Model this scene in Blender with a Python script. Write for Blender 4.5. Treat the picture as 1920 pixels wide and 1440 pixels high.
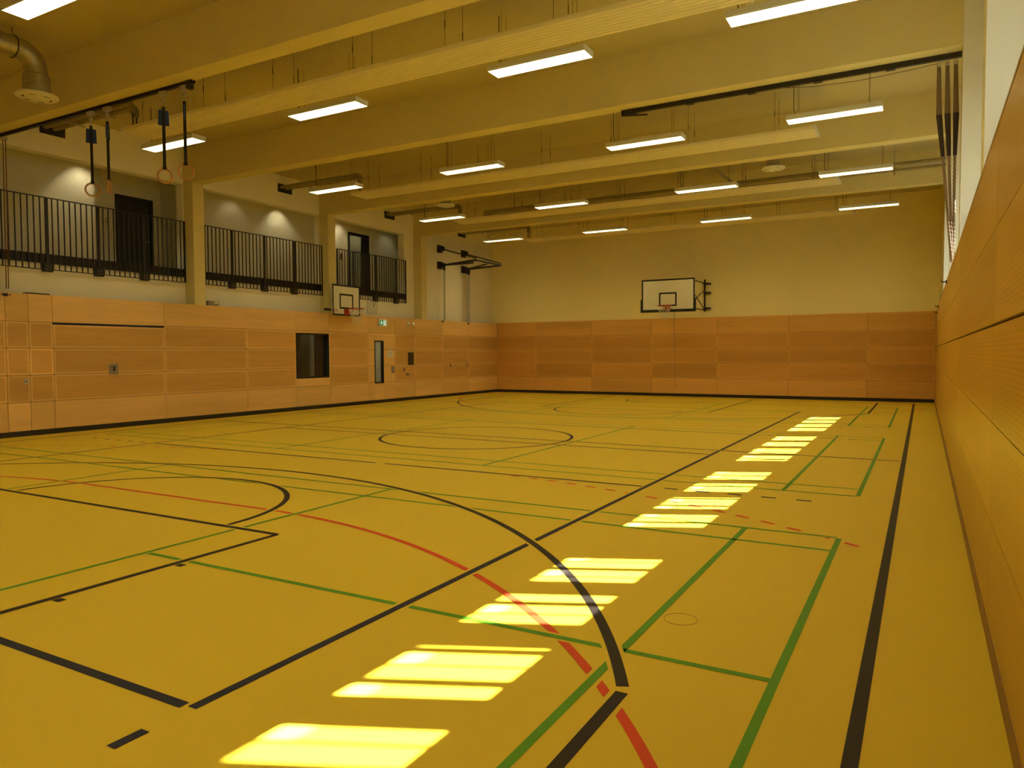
import bpy, bmesh, math, random
import numpy as np
from mathutils import Vector, Matrix
random.seed(7)
for o in list(bpy.data.objects): bpy.data.objects.remove(o)
C = bpy.context.scene.collection
S = bpy.context.scene
PI = math.pi

# ------------------------------------------------------------ camera
cd = bpy.data.cameras.new('camera'); cam = bpy.data.objects.new('camera', cd); C.objects.link(cam)
yaw, pitch, roll = 0.510742921, -0.0416752327, -0.00438741950
f = Vector((-math.sin(yaw)*math.cos(pitch), math.cos(yaw)*math.cos(pitch), math.sin(pitch)))
r = Vector((math.cos(yaw), math.sin(yaw), 0)); u = r.cross(f)
r2 = math.cos(roll)*r + math.sin(roll)*u; u2 = -math.sin(roll)*r + math.cos(roll)*u
m = Matrix(((r2.x, u2.x, -f.x, 14.7748), (r2.y, u2.y, -f.y, 7.1353), (r2.z, u2.z, -f.z, 1.5490), (0, 0, 0, 1)))
cam.matrix_world = m
cd.sensor_fit = 'HORIZONTAL'; cd.sensor_width = 36.0; cd.lens = 1375.118/1920*36.0
cd.clip_start = 0.05; cd.clip_end = 500
S.camera = cam
# ------------------------------------------------------------ light
S.view_settings.view_transform = 'Standard'; S.view_settings.look = 'None'
S.view_settings.gamma = 1.0; S.view_settings.use_curve_mapping = False
S.view_settings.exposure = 0.0
LAMP_COL = (1.0, 0.83, 0.40); LAMP_BASE, LAMP_BEAM = 2.7, 42.5
w = bpy.data.worlds.new('sky'); S.world = w; w.use_nodes = True
bg = w.node_tree.nodes['Background']; bg.inputs[0].default_value = (0.62, 0.82, 1.0, 1); bg.inputs[1].default_value = 2.4
SUN = Vector((-1.0, -0.46, -1.3733)).normalized()
sl = bpy.data.lights.new('sun', 'SUN'); sun = bpy.data.objects.new('sun', sl); C.objects.link(sun)
sl.energy = 150.0; sl.angle = math.radians(0.53); sl.color = (1.0, 0.97, 1.0)
sun.rotation_euler = SUN.to_track_quat('-Z', 'Y').to_euler(); sun.location = (40, 30, 40)

# ------------------------------------------------------------ materials
def N(nt, t, **k):
    n = nt.nodes.new(t)
    for a, b in k.items(): setattr(n, a, b)
    return n
def mat(name, col, rough=0.6, metal=0.0, var=0.06, vscale=8.0, bump=0.0, bscale=200.0, spec=0.5, emit=None, est=0, coat=0.0):
    m = bpy.data.materials.new(name); m.use_nodes = True; nt = m.node_tree; b = nt.nodes['Principled BSDF']
    b.inputs['Roughness'].default_value = rough; b.inputs['Metallic'].default_value = metal
    b.inputs['Specular IOR Level'].default_value = spec; b.inputs['Coat Weight'].default_value = coat
    tc = N(nt, 'ShaderNodeTexCoord')
    if var > 0:
        no = N(nt, 'ShaderNodeTexNoise'); no.inputs['Scale'].default_value = vscale; no.inputs['Detail'].default_value = 4
        nt.links.new(tc.outputs['Object'], no.inputs['Vector'])
        mr = N(nt, 'ShaderNodeMapRange'); mr.inputs[1].default_value = .25; mr.inputs[2].default_value = .75
        mr.inputs[3].default_value = 1-var; mr.inputs[4].default_value = 1+var
        nt.links.new(no.outputs[0], mr.inputs[0])
        mx = N(nt, 'ShaderNodeVectorMath', operation='SCALE'); mx.inputs[0].default_value = col
        nt.links.new(mr.outputs[0], mx.inputs['Scale']); nt.links.new(mx.outputs[0], b.inputs['Base Color'])
    else: b.inputs['Base Color'].default_value = (*col, 1)
    if bump > 0:
        n2 = N(nt, 'ShaderNodeTexNoise'); n2.inputs['Scale'].default_value = bscale
        nt.links.new(tc.outputs['Object'], n2.inputs['Vector'])
        bp = N(nt, 'ShaderNodeBump'); bp.inputs['Strength'].default_value = bump; bp.inputs['Distance'].default_value = .002
        nt.links.new(n2.outputs[0], bp.inputs['Height']); nt.links.new(bp.outputs[0], b.inputs['Normal'])
    if emit: b.inputs['Emission Color'].default_value = (*emit, 1); b.inputs['Emission Strength'].default_value = est
    return m

def wood(name, base, axis, perf=False, rough=0.42, pitch=0.025, slot=.38):
    """maple veneer, grain along `axis` (0 x, 1 y); perf = rows of small acoustic slots"""
    m = bpy.data.materials.new(name); m.use_nodes = True; nt = m.node_tree; b = nt.nodes['Principled BSDF']; L = nt.links.new
    tc = N(nt, 'ShaderNodeTexCoord'); mp = N(nt, 'ShaderNodeMapping')
    sc = [14, 14, 14]; sc[axis] = 1.1; mp.inputs['Scale'].default_value = sc
    at = N(nt, 'ShaderNodeAttribute', attribute_name='tint')
    L(tc.outputs['Object'], mp.inputs[0])
    ad = N(nt, 'ShaderNodeVectorMath', operation='ADD'); sc2 = N(nt, 'ShaderNodeVectorMath', operation='SCALE'); sc2.inputs[0].default_value = (37, 53, 91)
    L(at.outputs['Fac'], sc2.inputs['Scale']); L(mp.outputs[0], ad.inputs[0]); L(sc2.outputs[0], ad.inputs[1])
    n1 = N(nt, 'ShaderNodeTexNoise'); n1.inputs['Scale'].default_value = 1.0; n1.inputs['Detail'].default_value = 6; n1.inputs['Distortion'].default_value = .6
    n2 = N(nt, 'ShaderNodeTexNoise'); n2.inputs['Scale'].default_value = .18; n2.inputs['Detail'].default_value = 3
    L(ad.outputs[0], n1.inputs['Vector']); L(ad.outputs[0], n2.inputs['Vector'])
    s = N(nt, 'ShaderNodeMath', operation='MULTIPLY_ADD'); s.inputs[1].default_value = .22; s.inputs[2].default_value = .62; L(n1.outputs[0], s.inputs[0])
    s2 = N(nt, 'ShaderNodeMath', operation='MULTIPLY_ADD'); s2.inputs[1].default_value = .34; L(n2.outputs[0], s2.inputs[0]); L(s.outputs[0], s2.inputs[2])
    s3 = N(nt, 'ShaderNodeMath', operation='MULTIPLY_ADD'); s3.inputs[1].default_value = .22; L(at.outputs['Fac'], s3.inputs[0]); L(s2.outputs[0], s3.inputs[2])
    val = s3.outputs[0]
    if perf:
        sx = N(nt, 'ShaderNodeSeparateXYZ'); L(tc.outputs['Object'], sx.inputs[0])
        d = N(nt, 'ShaderNodeMath', operation='DIVIDE'); d.inputs[1].default_value = pitch; L(sx.outputs[2], d.inputs[0])
        fr = N(nt, 'ShaderNodeMath', operation='FRACT'); L(d.outputs[0], fr.inputs[0])
        lt = N(nt, 'ShaderNodeMath', operation='LESS_THAN'); lt.inputs[1].default_value = .22; L(fr.outputs[0], lt.inputs[0])
        k = N(nt, 'ShaderNodeMath', operation='MULTIPLY_ADD'); k.inputs[1].default_value = -slot; k.inputs[2].default_value = 1.0; L(lt.outputs[0], k.inputs[0])
        q = N(nt, 'ShaderNodeMath', operation='MULTIPLY'); L(val, q.inputs[0]); L(k.outputs[0], q.inputs[1]); val = q.outputs[0]
    vm = N(nt, 'ShaderNodeVectorMath', operation='SCALE'); vm.inputs[0].default_value = base
    L(val, vm.inputs['Scale']); L(vm.outputs[0], b.inputs['Base Color'])
    b.inputs['Roughness'].default_value = rough; b.inputs['Specular IOR Level'].default_value = .3
    return m

def ceiling_mat():
    m = bpy.data.materials.new('perforated_board'); m.use_nodes = True; nt = m.node_tree; b = nt.nodes['Principled BSDF']; L = nt.links.new
    tc = N(nt, 'ShaderNodeTexCoord'); sx = N(nt, 'ShaderNodeSeparateXYZ'); L(tc.outputs['Object'], sx.inputs[0])
    outs = []
    for i in (0, 1):
        a = N(nt, 'ShaderNodeMath', operation='MULTIPLY'); a.inputs[1].default_value = 2*PI/.05; L(sx.outputs[i], a.inputs[0])
        c = N(nt, 'ShaderNodeMath', operation='SINE'); L(a.outputs[0], c.inputs[0]); outs.append(c)
    p = N(nt, 'ShaderNodeMath', operation='MULTIPLY'); L(outs[0].outputs[0], p.inputs[0]); L(outs[1].outputs[0], p.inputs[1])
    g = N(nt, 'ShaderNodeMath', operation='GREATER_THAN'); g.inputs[1].default_value = .45; L(p.outputs[0], g.inputs[0])
    k = N(nt, 'ShaderNodeMath', operation='MULTIPLY_ADD'); k.inputs[1].default_value = -.45; k.inputs[2].default_value = 1; L(g.outputs[0], k.inputs[0])
    vm = N(nt, 'ShaderNodeVectorMath', operation='SCALE'); vm.inputs[0].default_value = (.64, .55, .28); L(k.outputs[0], vm.inputs['Scale'])
    L(vm.outputs[0], b.inputs['Base Color']); b.inputs['Roughness'].default_value = .9
    return m

def see_through(name, col, gloss=.0):
    m = bpy.data.materials.new(name); m.use_nodes = True; nt = m.node_tree; nt.nodes.clear()
    t = N(nt, 'ShaderNodeBsdfTransparent'); t.inputs[0].default_value = (*col, 1)
    o = N(nt, 'ShaderNodeOutputMaterial')
    if gloss:
        g = N(nt, 'ShaderNodeBsdfGlossy'); g.inputs['Roughness'].default_value = .03
        fr = N(nt, 'ShaderNodeFresnel'); mx = N(nt, 'ShaderNodeMixShader')
        mu = N(nt, 'ShaderNodeMath', operation='MULTIPLY'); mu.inputs[1].default_value = gloss
        nt.links.new(fr.outputs[0], mu.inputs[0]); nt.links.new(mu.outputs[0], mx.inputs[0])
        nt.links.new(t.outputs[0], mx.inputs[1]); nt.links.new(g.outputs[0], mx.inputs[2]); nt.links.new(mx.outputs[0], o.inputs[0])
    else: nt.links.new(t.outputs[0], o.inputs[0])
    return m

M = dict(
    wall=mat('painted_plaster', (.90, .84, .64), .85, var=.015, vscale=2, bump=.15, bscale=120, spec=.2),
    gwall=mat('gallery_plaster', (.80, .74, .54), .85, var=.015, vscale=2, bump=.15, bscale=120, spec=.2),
    beam=mat('floor_lit_concrete', (.74, .64, .30), .8, var=.02, vscale=2, bump=.2, bscale=90, spec=.2),  # same paint as the piers, yellow floor bounce put into its colour
    floor=mat('yellow_floor', (.60, .422, .028), .5, var=.02, vscale=.8, bump=.05, bscale=300, spec=.2),
    black=mat('black_metal', (.012, .010, .009), .45, var=.05),
    base=mat('black_skirting', (.016, .014, .012), .5, var=.05),
    brown=mat('brown_skirting', (.22, .11, .03), .5, var=.05),
    joint=mat('joint_shadow_gap', (.05, .028, .012), .8, var=.05),
    paint_black=mat('line_black', (.016, .010, .007), .5, var=.04, spec=.22),
    paint_blue=mat('line_blue', (.011, .013, .030), .5, var=.04, spec=.22),
    paint_green=mat('line_green', (.085, .25, .010), .5, var=.04, spec=.22),
    paint_red=mat('line_red', (.58, .055, .014), .5, var=.04, spec=.22),
    white=mat('white_lacquer', (.80, .77, .66), .5, var=.02),
    housing=mat('lamp_housing', (.74, .72, .60), .5, var=.02),
    panelw=mat('radiant_panel_lacquer', (.90, .80, .50), .45, var=.02),
    steel=mat('galvanised_steel', (.46, .42, .27), .38, .75, var=.12, vscale=20),
    steel2=mat('brushed_steel', (.55, .52, .45), .35, .9, var=.05),
    pipe=mat('pipe_insulation', (.33, .27, .13), .6, var=.08),
    disc=mat('outlet_lacquer', (.78, .74, .58), .5, var=.02),
    red=mat('hoop_red', (.48, .035, .015), .4, var=.05),
    net=mat('net_cord', (.74, .68, .5), .8, var=.05),
    board=mat('backboard_white', (.80, .77, .60), .35, var=.02),
    bmark=mat('backboard_black', (.010, .010, .011), .5, var=.03),
    strap=mat('black_webbing', (.010, .008, .007), .8, var=.1, vscale=60),
    pad=mat('blue_cover', (.014, .045, .19), .8, var=.1, vscale=30),
    ringwood=mat('ring_beech', (.50, .24, .07), .4, var=.1, vscale=30),
    redrope=mat('reddish_cord', (.16, .06, .03), .9, var=.5, vscale=60),
    rope=mat('hemp_rope', (.30, .20, .12), .9, var=.35, vscale=60),
    ropebelt=mat('brown_webbing', (.20, .13, .06), .85, var=.2, vscale=40),
    ropecover=mat('leather_sleeve', (.035, .018, .012), .7, var=.15, vscale=30),
    dark=mat('dark_interior', (.02, .018, .014), .8, var=.05),
    doorm=mat('anthracite_door', (.018, .017, .015), .5, var=.05),
    green=mat('exit_green', (.0, .22, .06), .5, var=0, emit=(0.0, .30, .09), est=.35),
    signw=mat('exit_white', (.8, .8, .75), .5, var=0, emit=(.9, .95, .85), est=.6),
    grey=mat('grey_plastic', (.30, .26, .20), .5, var=.04),
    dgrey=mat('dark_cabinet', (.05, .035, .022), .5, var=.05),
    paper=mat('paper', (.78, .72, .6), .8, var=.03),
    clock=mat('clock_face', (.74, .68, .52), .5, var=.02),
    concrete=mat('outside_ground', (.035, .05, .02), .9, var=.05),
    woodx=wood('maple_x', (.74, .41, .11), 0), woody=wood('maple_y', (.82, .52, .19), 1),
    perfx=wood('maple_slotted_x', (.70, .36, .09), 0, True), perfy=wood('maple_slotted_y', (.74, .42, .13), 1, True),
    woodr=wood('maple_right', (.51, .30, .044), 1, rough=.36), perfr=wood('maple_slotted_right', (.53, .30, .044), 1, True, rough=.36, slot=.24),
    ceil=ceiling_mat(), sill=mat('grey_sill', (.20, .21, .21), .6, var=.03),
    bwall=mat('back_plaster_warm_lit', (.93, .82, .42), .85, var=.015, vscale=2, bump=.15, bscale=120, spec=.15),  # same paint as the left wall, its warmer light put into the colour
    pier=mat('daylit_concrete', (.82, .80, .70), .8, var=.02, vscale=2, bump=.2, bscale=90, spec=.2),  # same paint as the beams, coloured neutral for the daylight on the piers
    glass=see_through('clear_glass', (.86, .90, .90), .0), mask=see_through('sun_mask', (.38, .38, .36)),  # second sheet is added, unseen, to shape the sun patches
    dglass=see_through('tinted_glass', (.50, .50, .44), .3),
)
def lampmat():
    m = bpy.data.materials.new('lamp_diffuser'); m.use_nodes = True; nt = m.node_tree; nt.nodes.clear()
    # prismatic diffuser: most of the light leaves straight down
    e = N(nt, 'ShaderNodeEmission'); e.inputs[0].default_value = (*LAMP_COL, 1); g = N(nt, 'ShaderNodeNewGeometry')
    dt = N(nt, 'ShaderNodeVectorMath', operation='DOT_PRODUCT'); nt.links.new(g.outputs['Normal'], dt.inputs[0]); nt.links.new(g.outputs['Incoming'], dt.inputs[1])
    ab = N(nt, 'ShaderNodeMath', operation='ABSOLUTE'); nt.links.new(dt.outputs['Value'], ab.inputs[0])
    pw = N(nt, 'ShaderNodeMath', operation='POWER'); pw.inputs[1].default_value = 2.5; nt.links.new(ab.outputs[0], pw.inputs[0])
    ma = N(nt, 'ShaderNodeMath', operation='MULTIPLY_ADD'); ma.inputs[1].default_value = LAMP_BEAM; ma.inputs[2].default_value = LAMP_BASE; nt.links.new(pw.outputs[0], ma.inputs[0]); nt.links.new(ma.outputs[0], e.inputs[1])
    o = N(nt, 'ShaderNodeOutputMaterial'); nt.links.new(e.outputs[0], o.inputs[0]); return m
M['lamp'] = lampmat()

# ------------------------------------------------------------ mesh helpers
class MB:
    def __init__(s): s.v = []; s.f = []; s.mi = []; s.t = []; s.cur = 0; s.tint = 0.0
    def face(s, pts, mi=None, tint=None):
        n = len(s.v); s.v += [tuple(p) for p in pts]; s.f.append(tuple(range(n, n+len(pts))))
        s.mi.append(s.cur if mi is None else mi); s.t.append(s.tint if tint is None else tint)
    def box(s, a, b, mi=None):
        x0, y0, z0 = [min(p, q) for p, q in zip(a, b)]; x1, y1, z1 = [max(p, q) for p, q in zip(a, b)]
        V = [(x0, y0, z0), (x1, y0, z0), (x1, y1, z0), (x0, y1, z0), (x0, y0, z1), (x1, y0, z1), (x1, y1, z1), (x0, y1, z1)]
        n = len(s.v); s.v += V
        for q in ((0, 3, 2, 1), (4, 5, 6, 7), (0, 1, 5, 4), (1, 2, 6, 5), (2, 3, 7, 6), (3, 0, 4, 7)):
            s.f.append(tuple(n+i for i in q)); s.mi.append(s.cur if mi is None else mi); s.t.append(s.tint)
        return s
    def bar(s, p, q, w, h=None, up=(0, 0, 1)):
        """rectangular bar from p to q"""
        p = Vector(p); q = Vector(q); h = h or w; d = (q-p).normalized(); U = Vector(up)
        if abs(d.dot(U)) > .95: U = Vector((1, 0, 0))
        a = d.cross(U).normalized()*w/2; b = a.cross(d).normalized()*h/2
        n = len(s.v)
        for c in (p, q):
            for i, j in ((-1, -1), (1, -1), (1, 1), (-1, 1)): s.v.append(tuple(c+a*i+b*j))
        for t in ((0, 1, 2, 3), (7, 6, 5, 4), (0, 4, 5, 1), (1, 5, 6, 2), (2, 6, 7, 3), (3, 7, 4, 0)):
            s.f.append(tuple(n+i for i in t)); s.mi.append(s.cur); s.t.append(s.tint)
        return s
    def tube(s, pts, r, n=10, cap=True):
        """round tube through points; r a number or one per point"""
        pts = [Vector(p) for p in pts]; R = r if isinstance(r, (list, tuple)) else [r]*len(pts)
        rings = []; pa = None
        for i, p in enumerate(pts):
            d = (pts[min(i+1, len(pts)-1)]-pts[max(i-1, 0)]).normalized()
            if pa is None:
                U = Vector((0, 0, 1)) if abs(d.z) < .9 else Vector((1, 0, 0)); a = d.cross(U).normalized()
            else: a = (pa-d*pa.dot(d)).normalized()
            pa = a; b = d.cross(a); st = len(s.v)
            for k in range(n):
                t = 2*PI*k/n; s.v.append(tuple(p+(a*math.cos(t)+b*math.sin(t))*R[i]))
            rings.append(st)
        for i in range(len(rings)-1):
            for k in range(n):
                s.f.append((rings[i]+k, rings[i]+(k+1) % n, rings[i+1]+(k+1) % n, rings[i+1]+k)); s.mi.append(s.cur); s.t.append(s.tint)
        if cap:
            s.f.append(tuple(rings[0]+k for k in range(n))[::-1]); s.mi.append(s.cur); s.t.append(s.tint)
            s.f.append(tuple(rings[-1]+k for k in range(n))); s.mi.append(s.cur); s.t.append(s.tint)
        return s
    def lathe(s, prof, c, n=32):
        """profile of (r, z) turned about the vertical through c"""
        st = len(s.v)
        for (rr, z) in prof:
            for k in range(n): s.v.append((c[0]+rr*math.cos(2*PI*k/n), c[1]+rr*math.sin(2*PI*k/n), c[2]+z))
        for i in range(len(prof)-1):
            for k in range(n):
                s.f.append((st+i*n+k, st+i*n+(k+1) % n, st+(i+1)*n+(k+1) % n, st+(i+1)*n+k)); s.mi.append(s.cur); s.t.append(s.tint)
        for j, rev in ((0, True), (len(prof)-1, False)):
            q = tuple(st+j*n+k for k in range(n)); s.f.append(q[::-1] if rev else q); s.mi.append(s.cur); s.t.append(s.tint)
        return s
    def torus(s, c, R, r, ax, n=40, m=8):
        """ring with its axis along vector ax"""
        A = Vector(ax).normalized(); U = Vector((0, 0, 1)) if abs(A.z) < .9 else Vector((1, 0, 0))
        e1 = A.cross(U).normalized(); e2 = A.cross(e1); st = len(s.v); c = Vector(c)
        for i in range(n):
            t = 2*PI*i/n; d = e1*math.cos(t)+e2*math.sin(t)
            for k in range(m):
                q = 2*PI*k/m; s.v.append(tuple(c+d*(R+r*math.cos(q))+A*r*math.sin(q)))
        for i in range(n):
            for k in range(m):
                s.f.append((st+i*m+k, st+((i+1) % n)*m+k, st+((i+1) % n)*m+(k+1) % m, st+i*m+(k+1) % m)); s.mi.append(s.cur); s.t.append(s.tint)
        return s
    def build(s, name, mats, parent=None, smooth=False, bevel=0.0, origin=None):
        me = bpy.data.meshes.new(name)
        o = Vector(origin) if origin else Vector((0, 0, 0))
        if parent is not None and origin is None:
            p = parent; 
            while p is not None: o = o+p.location; p = p.parent
            V = [tuple(Vector(v)-o) for v in s.v]; loc = Vector((0, 0, 0))
        else: V = [tuple(Vector(v)-o) for v in s.v]; loc = o
        me.from_pydata(V, [], s.f)
        if not isinstance(mats, (list, tuple)): mats = [mats]
        for q in mats: me.materials.append(M[q])
        me.polygons.foreach_set('material_index', s.mi)
        if any(s.t):
            a = me.attributes.new('tint', 'FLOAT', 'FACE'); a.data.foreach_set('value', s.t)
        if smooth: me.polygons.foreach_set('use_smooth', [True]*len(me.polygons))
        ob = bpy.data.objects.new(name, me); C.objects.link(ob); ob.location = loc
        if parent is not None: ob.parent = parent
        if bevel:
            bv = ob.modifiers.new('bevel', 'BEVEL'); bv.width = bevel; bv.segments = 2; bv.limit_method = 'ANGLE'
        if smooth:
            es = ob.modifiers.new('split', 'EDGE_SPLIT'); es.split_angle = math.radians(40)
        return ob
def struct(o): o['kind'] = 'structure'; return o
def tag(o, label, cat, group=None):
    o['label'] = label; o['category'] = cat
    if group: o['group'] = group
    return o
def thing(name, loc, label, cat, group=None):
    o = bpy.data.objects.new(name, None); C.objects.link(o); o.location = loc; o.empty_display_size = .1
    return tag(o, label, cat, group)
def copy_tree(o, loc, label, parent=None):
    c = o.copy(); C.objects.link(c)
    if parent is None: c.location = loc; c['label'] = label
    else: c.parent = parent
    for ch in o.children: copy_tree(ch, None, None, c)
    return c
B3 = lambda: MB()

# ------------------------------------------------------------ room dimensions (metres)
XL, XU, XR = -0.244, -0.58, 15.10      # wood front left, upper left wall, wood front right
YN, YB = 4.70, 32.73                   # near and back wall wood fronts
ZC, ZB, ZW = 6.42, 5.60, 2.74          # ceiling, beam underside, wood top
XW = 15.72                             # window plane on the right
BEAMS = [5.18, 9.67, 14.16, 18.65, 23.14, 27.64]; BW = .31
ROWS = [0.10, 0.65, 1.17, 1.69, 2.20, ZW]

# floor
fl = struct(B3().box((-.6, YN-.1, -.2), (XW+.3, YB+.2, 0)).build('floor', 'floor'))
struct(B3().box((-.9, YN-.3, ZC), (XW+.5, YB+.3, ZC+.25)).build('ceiling', 'ceil'))

# ------------------------------------------------------------ court lines
class Seg:
    def __init__(s, x0, y0, x1, y1): s.p = np.array([x0, y0], float); s.q = np.array([x1, y1], float); s.L = np.linalg.norm(s.q-s.p); s.d = (s.q-s.p)/s.L
    def at(s, t, o): n = np.array([-s.d[1], s.d[0]]); return s.p+np.outer(t, s.d)*1.0+o*n
    def dist(s, P):
        t = np.clip((P-s.p)@s.d, 0, s.L); return np.linalg.norm(P-(s.p+np.outer(t, s.d)), axis=1)
    curved = False
class Arc:
    def __init__(s, cx, cy, r, a0, a1): s.c = np.array([cx, cy], float); s.r = r; s.a0 = a0; s.a1 = a1; s.L = abs(a1-a0)*r
    def at(s, t, o):
        a = s.a0+(s.a1-s.a0)*t/s.L; return s.c+np.stack([np.cos(a), np.sin(a)], -1)*(s.r-o)
    def dist(s, P):
        v = P-s.c; a = np.arctan2(v[:, 1], v[:, 0]); lo, hi = min(s.a0, s.a1), max(s.a0, s.a1); mid = (lo+hi)/2
        a = mid+(a-mid+PI) % (2*PI)-PI
        ok = (a >= lo-.002) & (a <= hi+.002)
        e = np.minimum(np.linalg.norm(P-s.at(np.array([0.]), 0)[0], axis=1), np.linalg.norm(P-s.at(np.array([s.L]), 0)[0], axis=1))
        return np.where(ok, np.abs(np.linalg.norm(v, axis=1)-s.r), e)
    curved = True
G = {'black': [], 'blue': [], 'green': [], 'red': []}
Wd = {'black': .06, 'blue': .055, 'green': .045, 'red': .05}
def rect(col, x0, y0, x1, y1):
    for a in ((x0, y0, x1, y0), (x0, y1, x1, y1), (x0, y0, x0, y1), (x1, y0, x1, y1)): G[col].append(Seg(*a))
# basketball (black)
bx0, bx1, by0, by1, cx = .42, 14.56, 5.80, 31.93, 7.5; bm = 18.82
for sgn, yb in ((1, by0), (-1, by1)):
    G['black'].append(Seg(bx0, yb, bx1, yb))
    yh = yb+sgn*1.575; a = math.acos(6.1/6.75); yc = yh+sgn*6.75*math.sin(a)
    for s_ in (-1, 1): G['black'].append(Seg(cx+s_*6.1, yb+sgn*.05, cx+s_*6.1, yc-sgn*.02))
    G['black'].append(Arc(cx, yh, 6.75, sgn*(a+.006), sgn*(PI-a-.006)))
    for s_ in (-1, 1): G['black'].append(Seg(cx+s_*2.45, yb+sgn*.05, cx+s_*2.45, yb+sgn*5.80))
    G['black'].append(Seg(cx-2.45, yb+sgn*5.80, cx+2.45, yb+sgn*5.80))
    G['black'].append(Arc(cx, yb+sgn*5.80, 1.775, sgn*.03, sgn*(PI-.03)))
    G['black'].append(Arc(cx, yh, 1.27, 0, sgn*PI))
G['black'].append(Seg(bx0, by0, bx0, by1)); G['black'].append(Seg(bx1, by0, bx1, by1))
G['black'].append(Seg(bx0+.05, bm, bx1-.05, bm)); G['black'].append(Arc(7.53, 18.70, 1.775, -PI, PI))
TICKS = []
for sgn, yb in ((1, by0), (-1, by1)):
    for s_ in (-1, 1):
        for t in (1.80, 3.04, 3.93, 4.80): TICKS.append((cx+s_*2.527, yb+sgn*t))
# volleyball (blue)
vm = 18.29
for x in (3.0, 12.0): G['blue'].append(Seg(x, vm-9.09, x, vm+9.12))
for y in (vm-9.09, vm-3.04, vm, vm+3.08, vm+9.12):
    G['blue'].append(Seg(3.05, y, 8.0 if abs(y-(vm-3.04)) < .01 else 11.95, y))
    if abs(y-(vm-3.04)) < .01: G['blue'].append(Seg(8.16, y, 11.95, y))
for y in (vm-3.04, vm+3.08):
    for k in range(5):
        for sg, x in ((-1, 3.0), (1, 12.0)): G['blue'].append(Seg(x+sg*(.22+.355*k), y, x+sg*(.37+.355*k), y))
for x in (3.0, 12.0):
    G['blue'].append(Seg(x, vm-9.09-.22, x, vm-9.09-.37)); G['blue'].append(Seg(x, vm+9.34, x, vm+9.49))
# badminton (green), three courts across the hall
for y0 in (7.645, 15.745, 23.92):
    y1 = y0+6.1; ym = y0+3.05
    for y in (y0, y0+.46, y1-.46, y1): G['green'].append(Seg(.83, y, 14.17, y))
    for x in (.80, 1.56, 5.52, 9.48, 13.43, 14.19): G['green'].append(Seg(x, y0+.02, x, y1-.02))
    G['green'].append(Seg(.83, ym, 5.48, ym)); G['green'].append(Seg(9.52, ym, 14.17, ym))
# handball (red)
for sgn, yg in ((1, 6.28), (-1, 31.37)):
    G['red'].append(Arc(9.0, yg, 6.0, sgn*.21, sgn*PI/2)); G['red'].append(Arc(6.0, yg, 6.0, sgn*PI/2, sgn*(PI-.21)))
    G['red'].append(Seg(6.0, yg+sgn*6, 9.0, yg+sgn*6))
    aa = math.acos(5.5/9.0); n = 20
    for k in range(n):
        a0 = PI/2-(k*.2905+.066)/9.0; a1 = a0-.15/9.0
        G['red'].append(Arc(9.0, yg, 9.0, sgn*a0, sgn*a1)); G['red'].append(Arc(6.0, yg, 9.0, sgn*(PI-a0), sgn*(PI-a1)))
    for k in range(10): G['red'].append(Seg(6.05+.3*k, yg+sgn*9, 6.2+.3*k, yg+sgn*9))
    G['red'].append(Seg(7.0, yg+sgn*7, 8.0, yg+sgn*7))
order = ['black', 'blue', 'green', 'red']
def intervals(line, off, blockers):
    n = max(8, int(line.L/.006)); t = np.linspace(0, line.L, n); P = line.at(t, off); ok = np.ones(n, bool)
    for b, hw in blockers: ok &= b.dist(P) > hw
    out = []; i = 0
    while i < n:
        if ok[i]:
            j = i
            while j+1 < n and ok[j+1]: j += 1
            if t[j]-t[i] > .02: out.append((t[i], t[j]))
            i = j+1
        else: i += 1
    return out
GAME = {'black': ('basketball_lines', 'black basketball court lines with two wide three-point arcs'), 'blue': ('volleyball_lines', 'dark blue volleyball court lines'),
        'green': ('badminton_lines', 'green badminton court lines running across the hall'), 'red': ('handball_lines', 'red handball lines, one solid arc and one dashed arc')}
for ci, col in enumerate(order):
    mb = MB(); w2 = Wd[col]/2; zz = .0012+.0003*ci
    for line in G[col]:
        bl = []
        for c2 in order[:ci]:
            for b in G[c2]: bl.append((b, Wd[c2]/2+.022))
        A = intervals(line, -w2, bl); Bv = intervals(line, w2, bl); Cc = intervals(line, 0, bl)
        if not (len(A) == len(Bv)): A = Bv = Cc
        for (a0, a1), (b0, b1) in zip(A, Bv):
            k = max(1, int((a1-a0)/.08)) if line.curved else 1
            ta = np.linspace(a0, a1, k+1); tb = np.linspace(b0, b1, k+1)
            PA = line.at(ta, -w2); PB = line.at(tb, w2)
            for i in range(k):
                q = [PA[i], PA[i+1], PB[i+1], PB[i]]
                cr = (q[1][0]-q[0][0])*(q[2][1]-q[0][1])-(q[1][1]-q[0][1])*(q[2][0]-q[0][0])
                if cr < 0: q = q[::-1]
                mb.face([(x, y, zz) for x, y in q])
    if col == 'black':
        for x, y in TICKS: mb.face([(x-.037, y-.028, zz), (x+.037, y-.028, zz), (x+.037, y+.028, zz), (x-.037, y+.028, zz)])
    o = mb.build(GAME[col][0], 'paint_'+col, fl); o['label'] = GAME[col][1]
cv = MB().torus((13.57, 11.28, .0005), .095, .0016, (0, 0, 1), 48, 6).build('socket_cover_rim', 'brown', fl)

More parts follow.
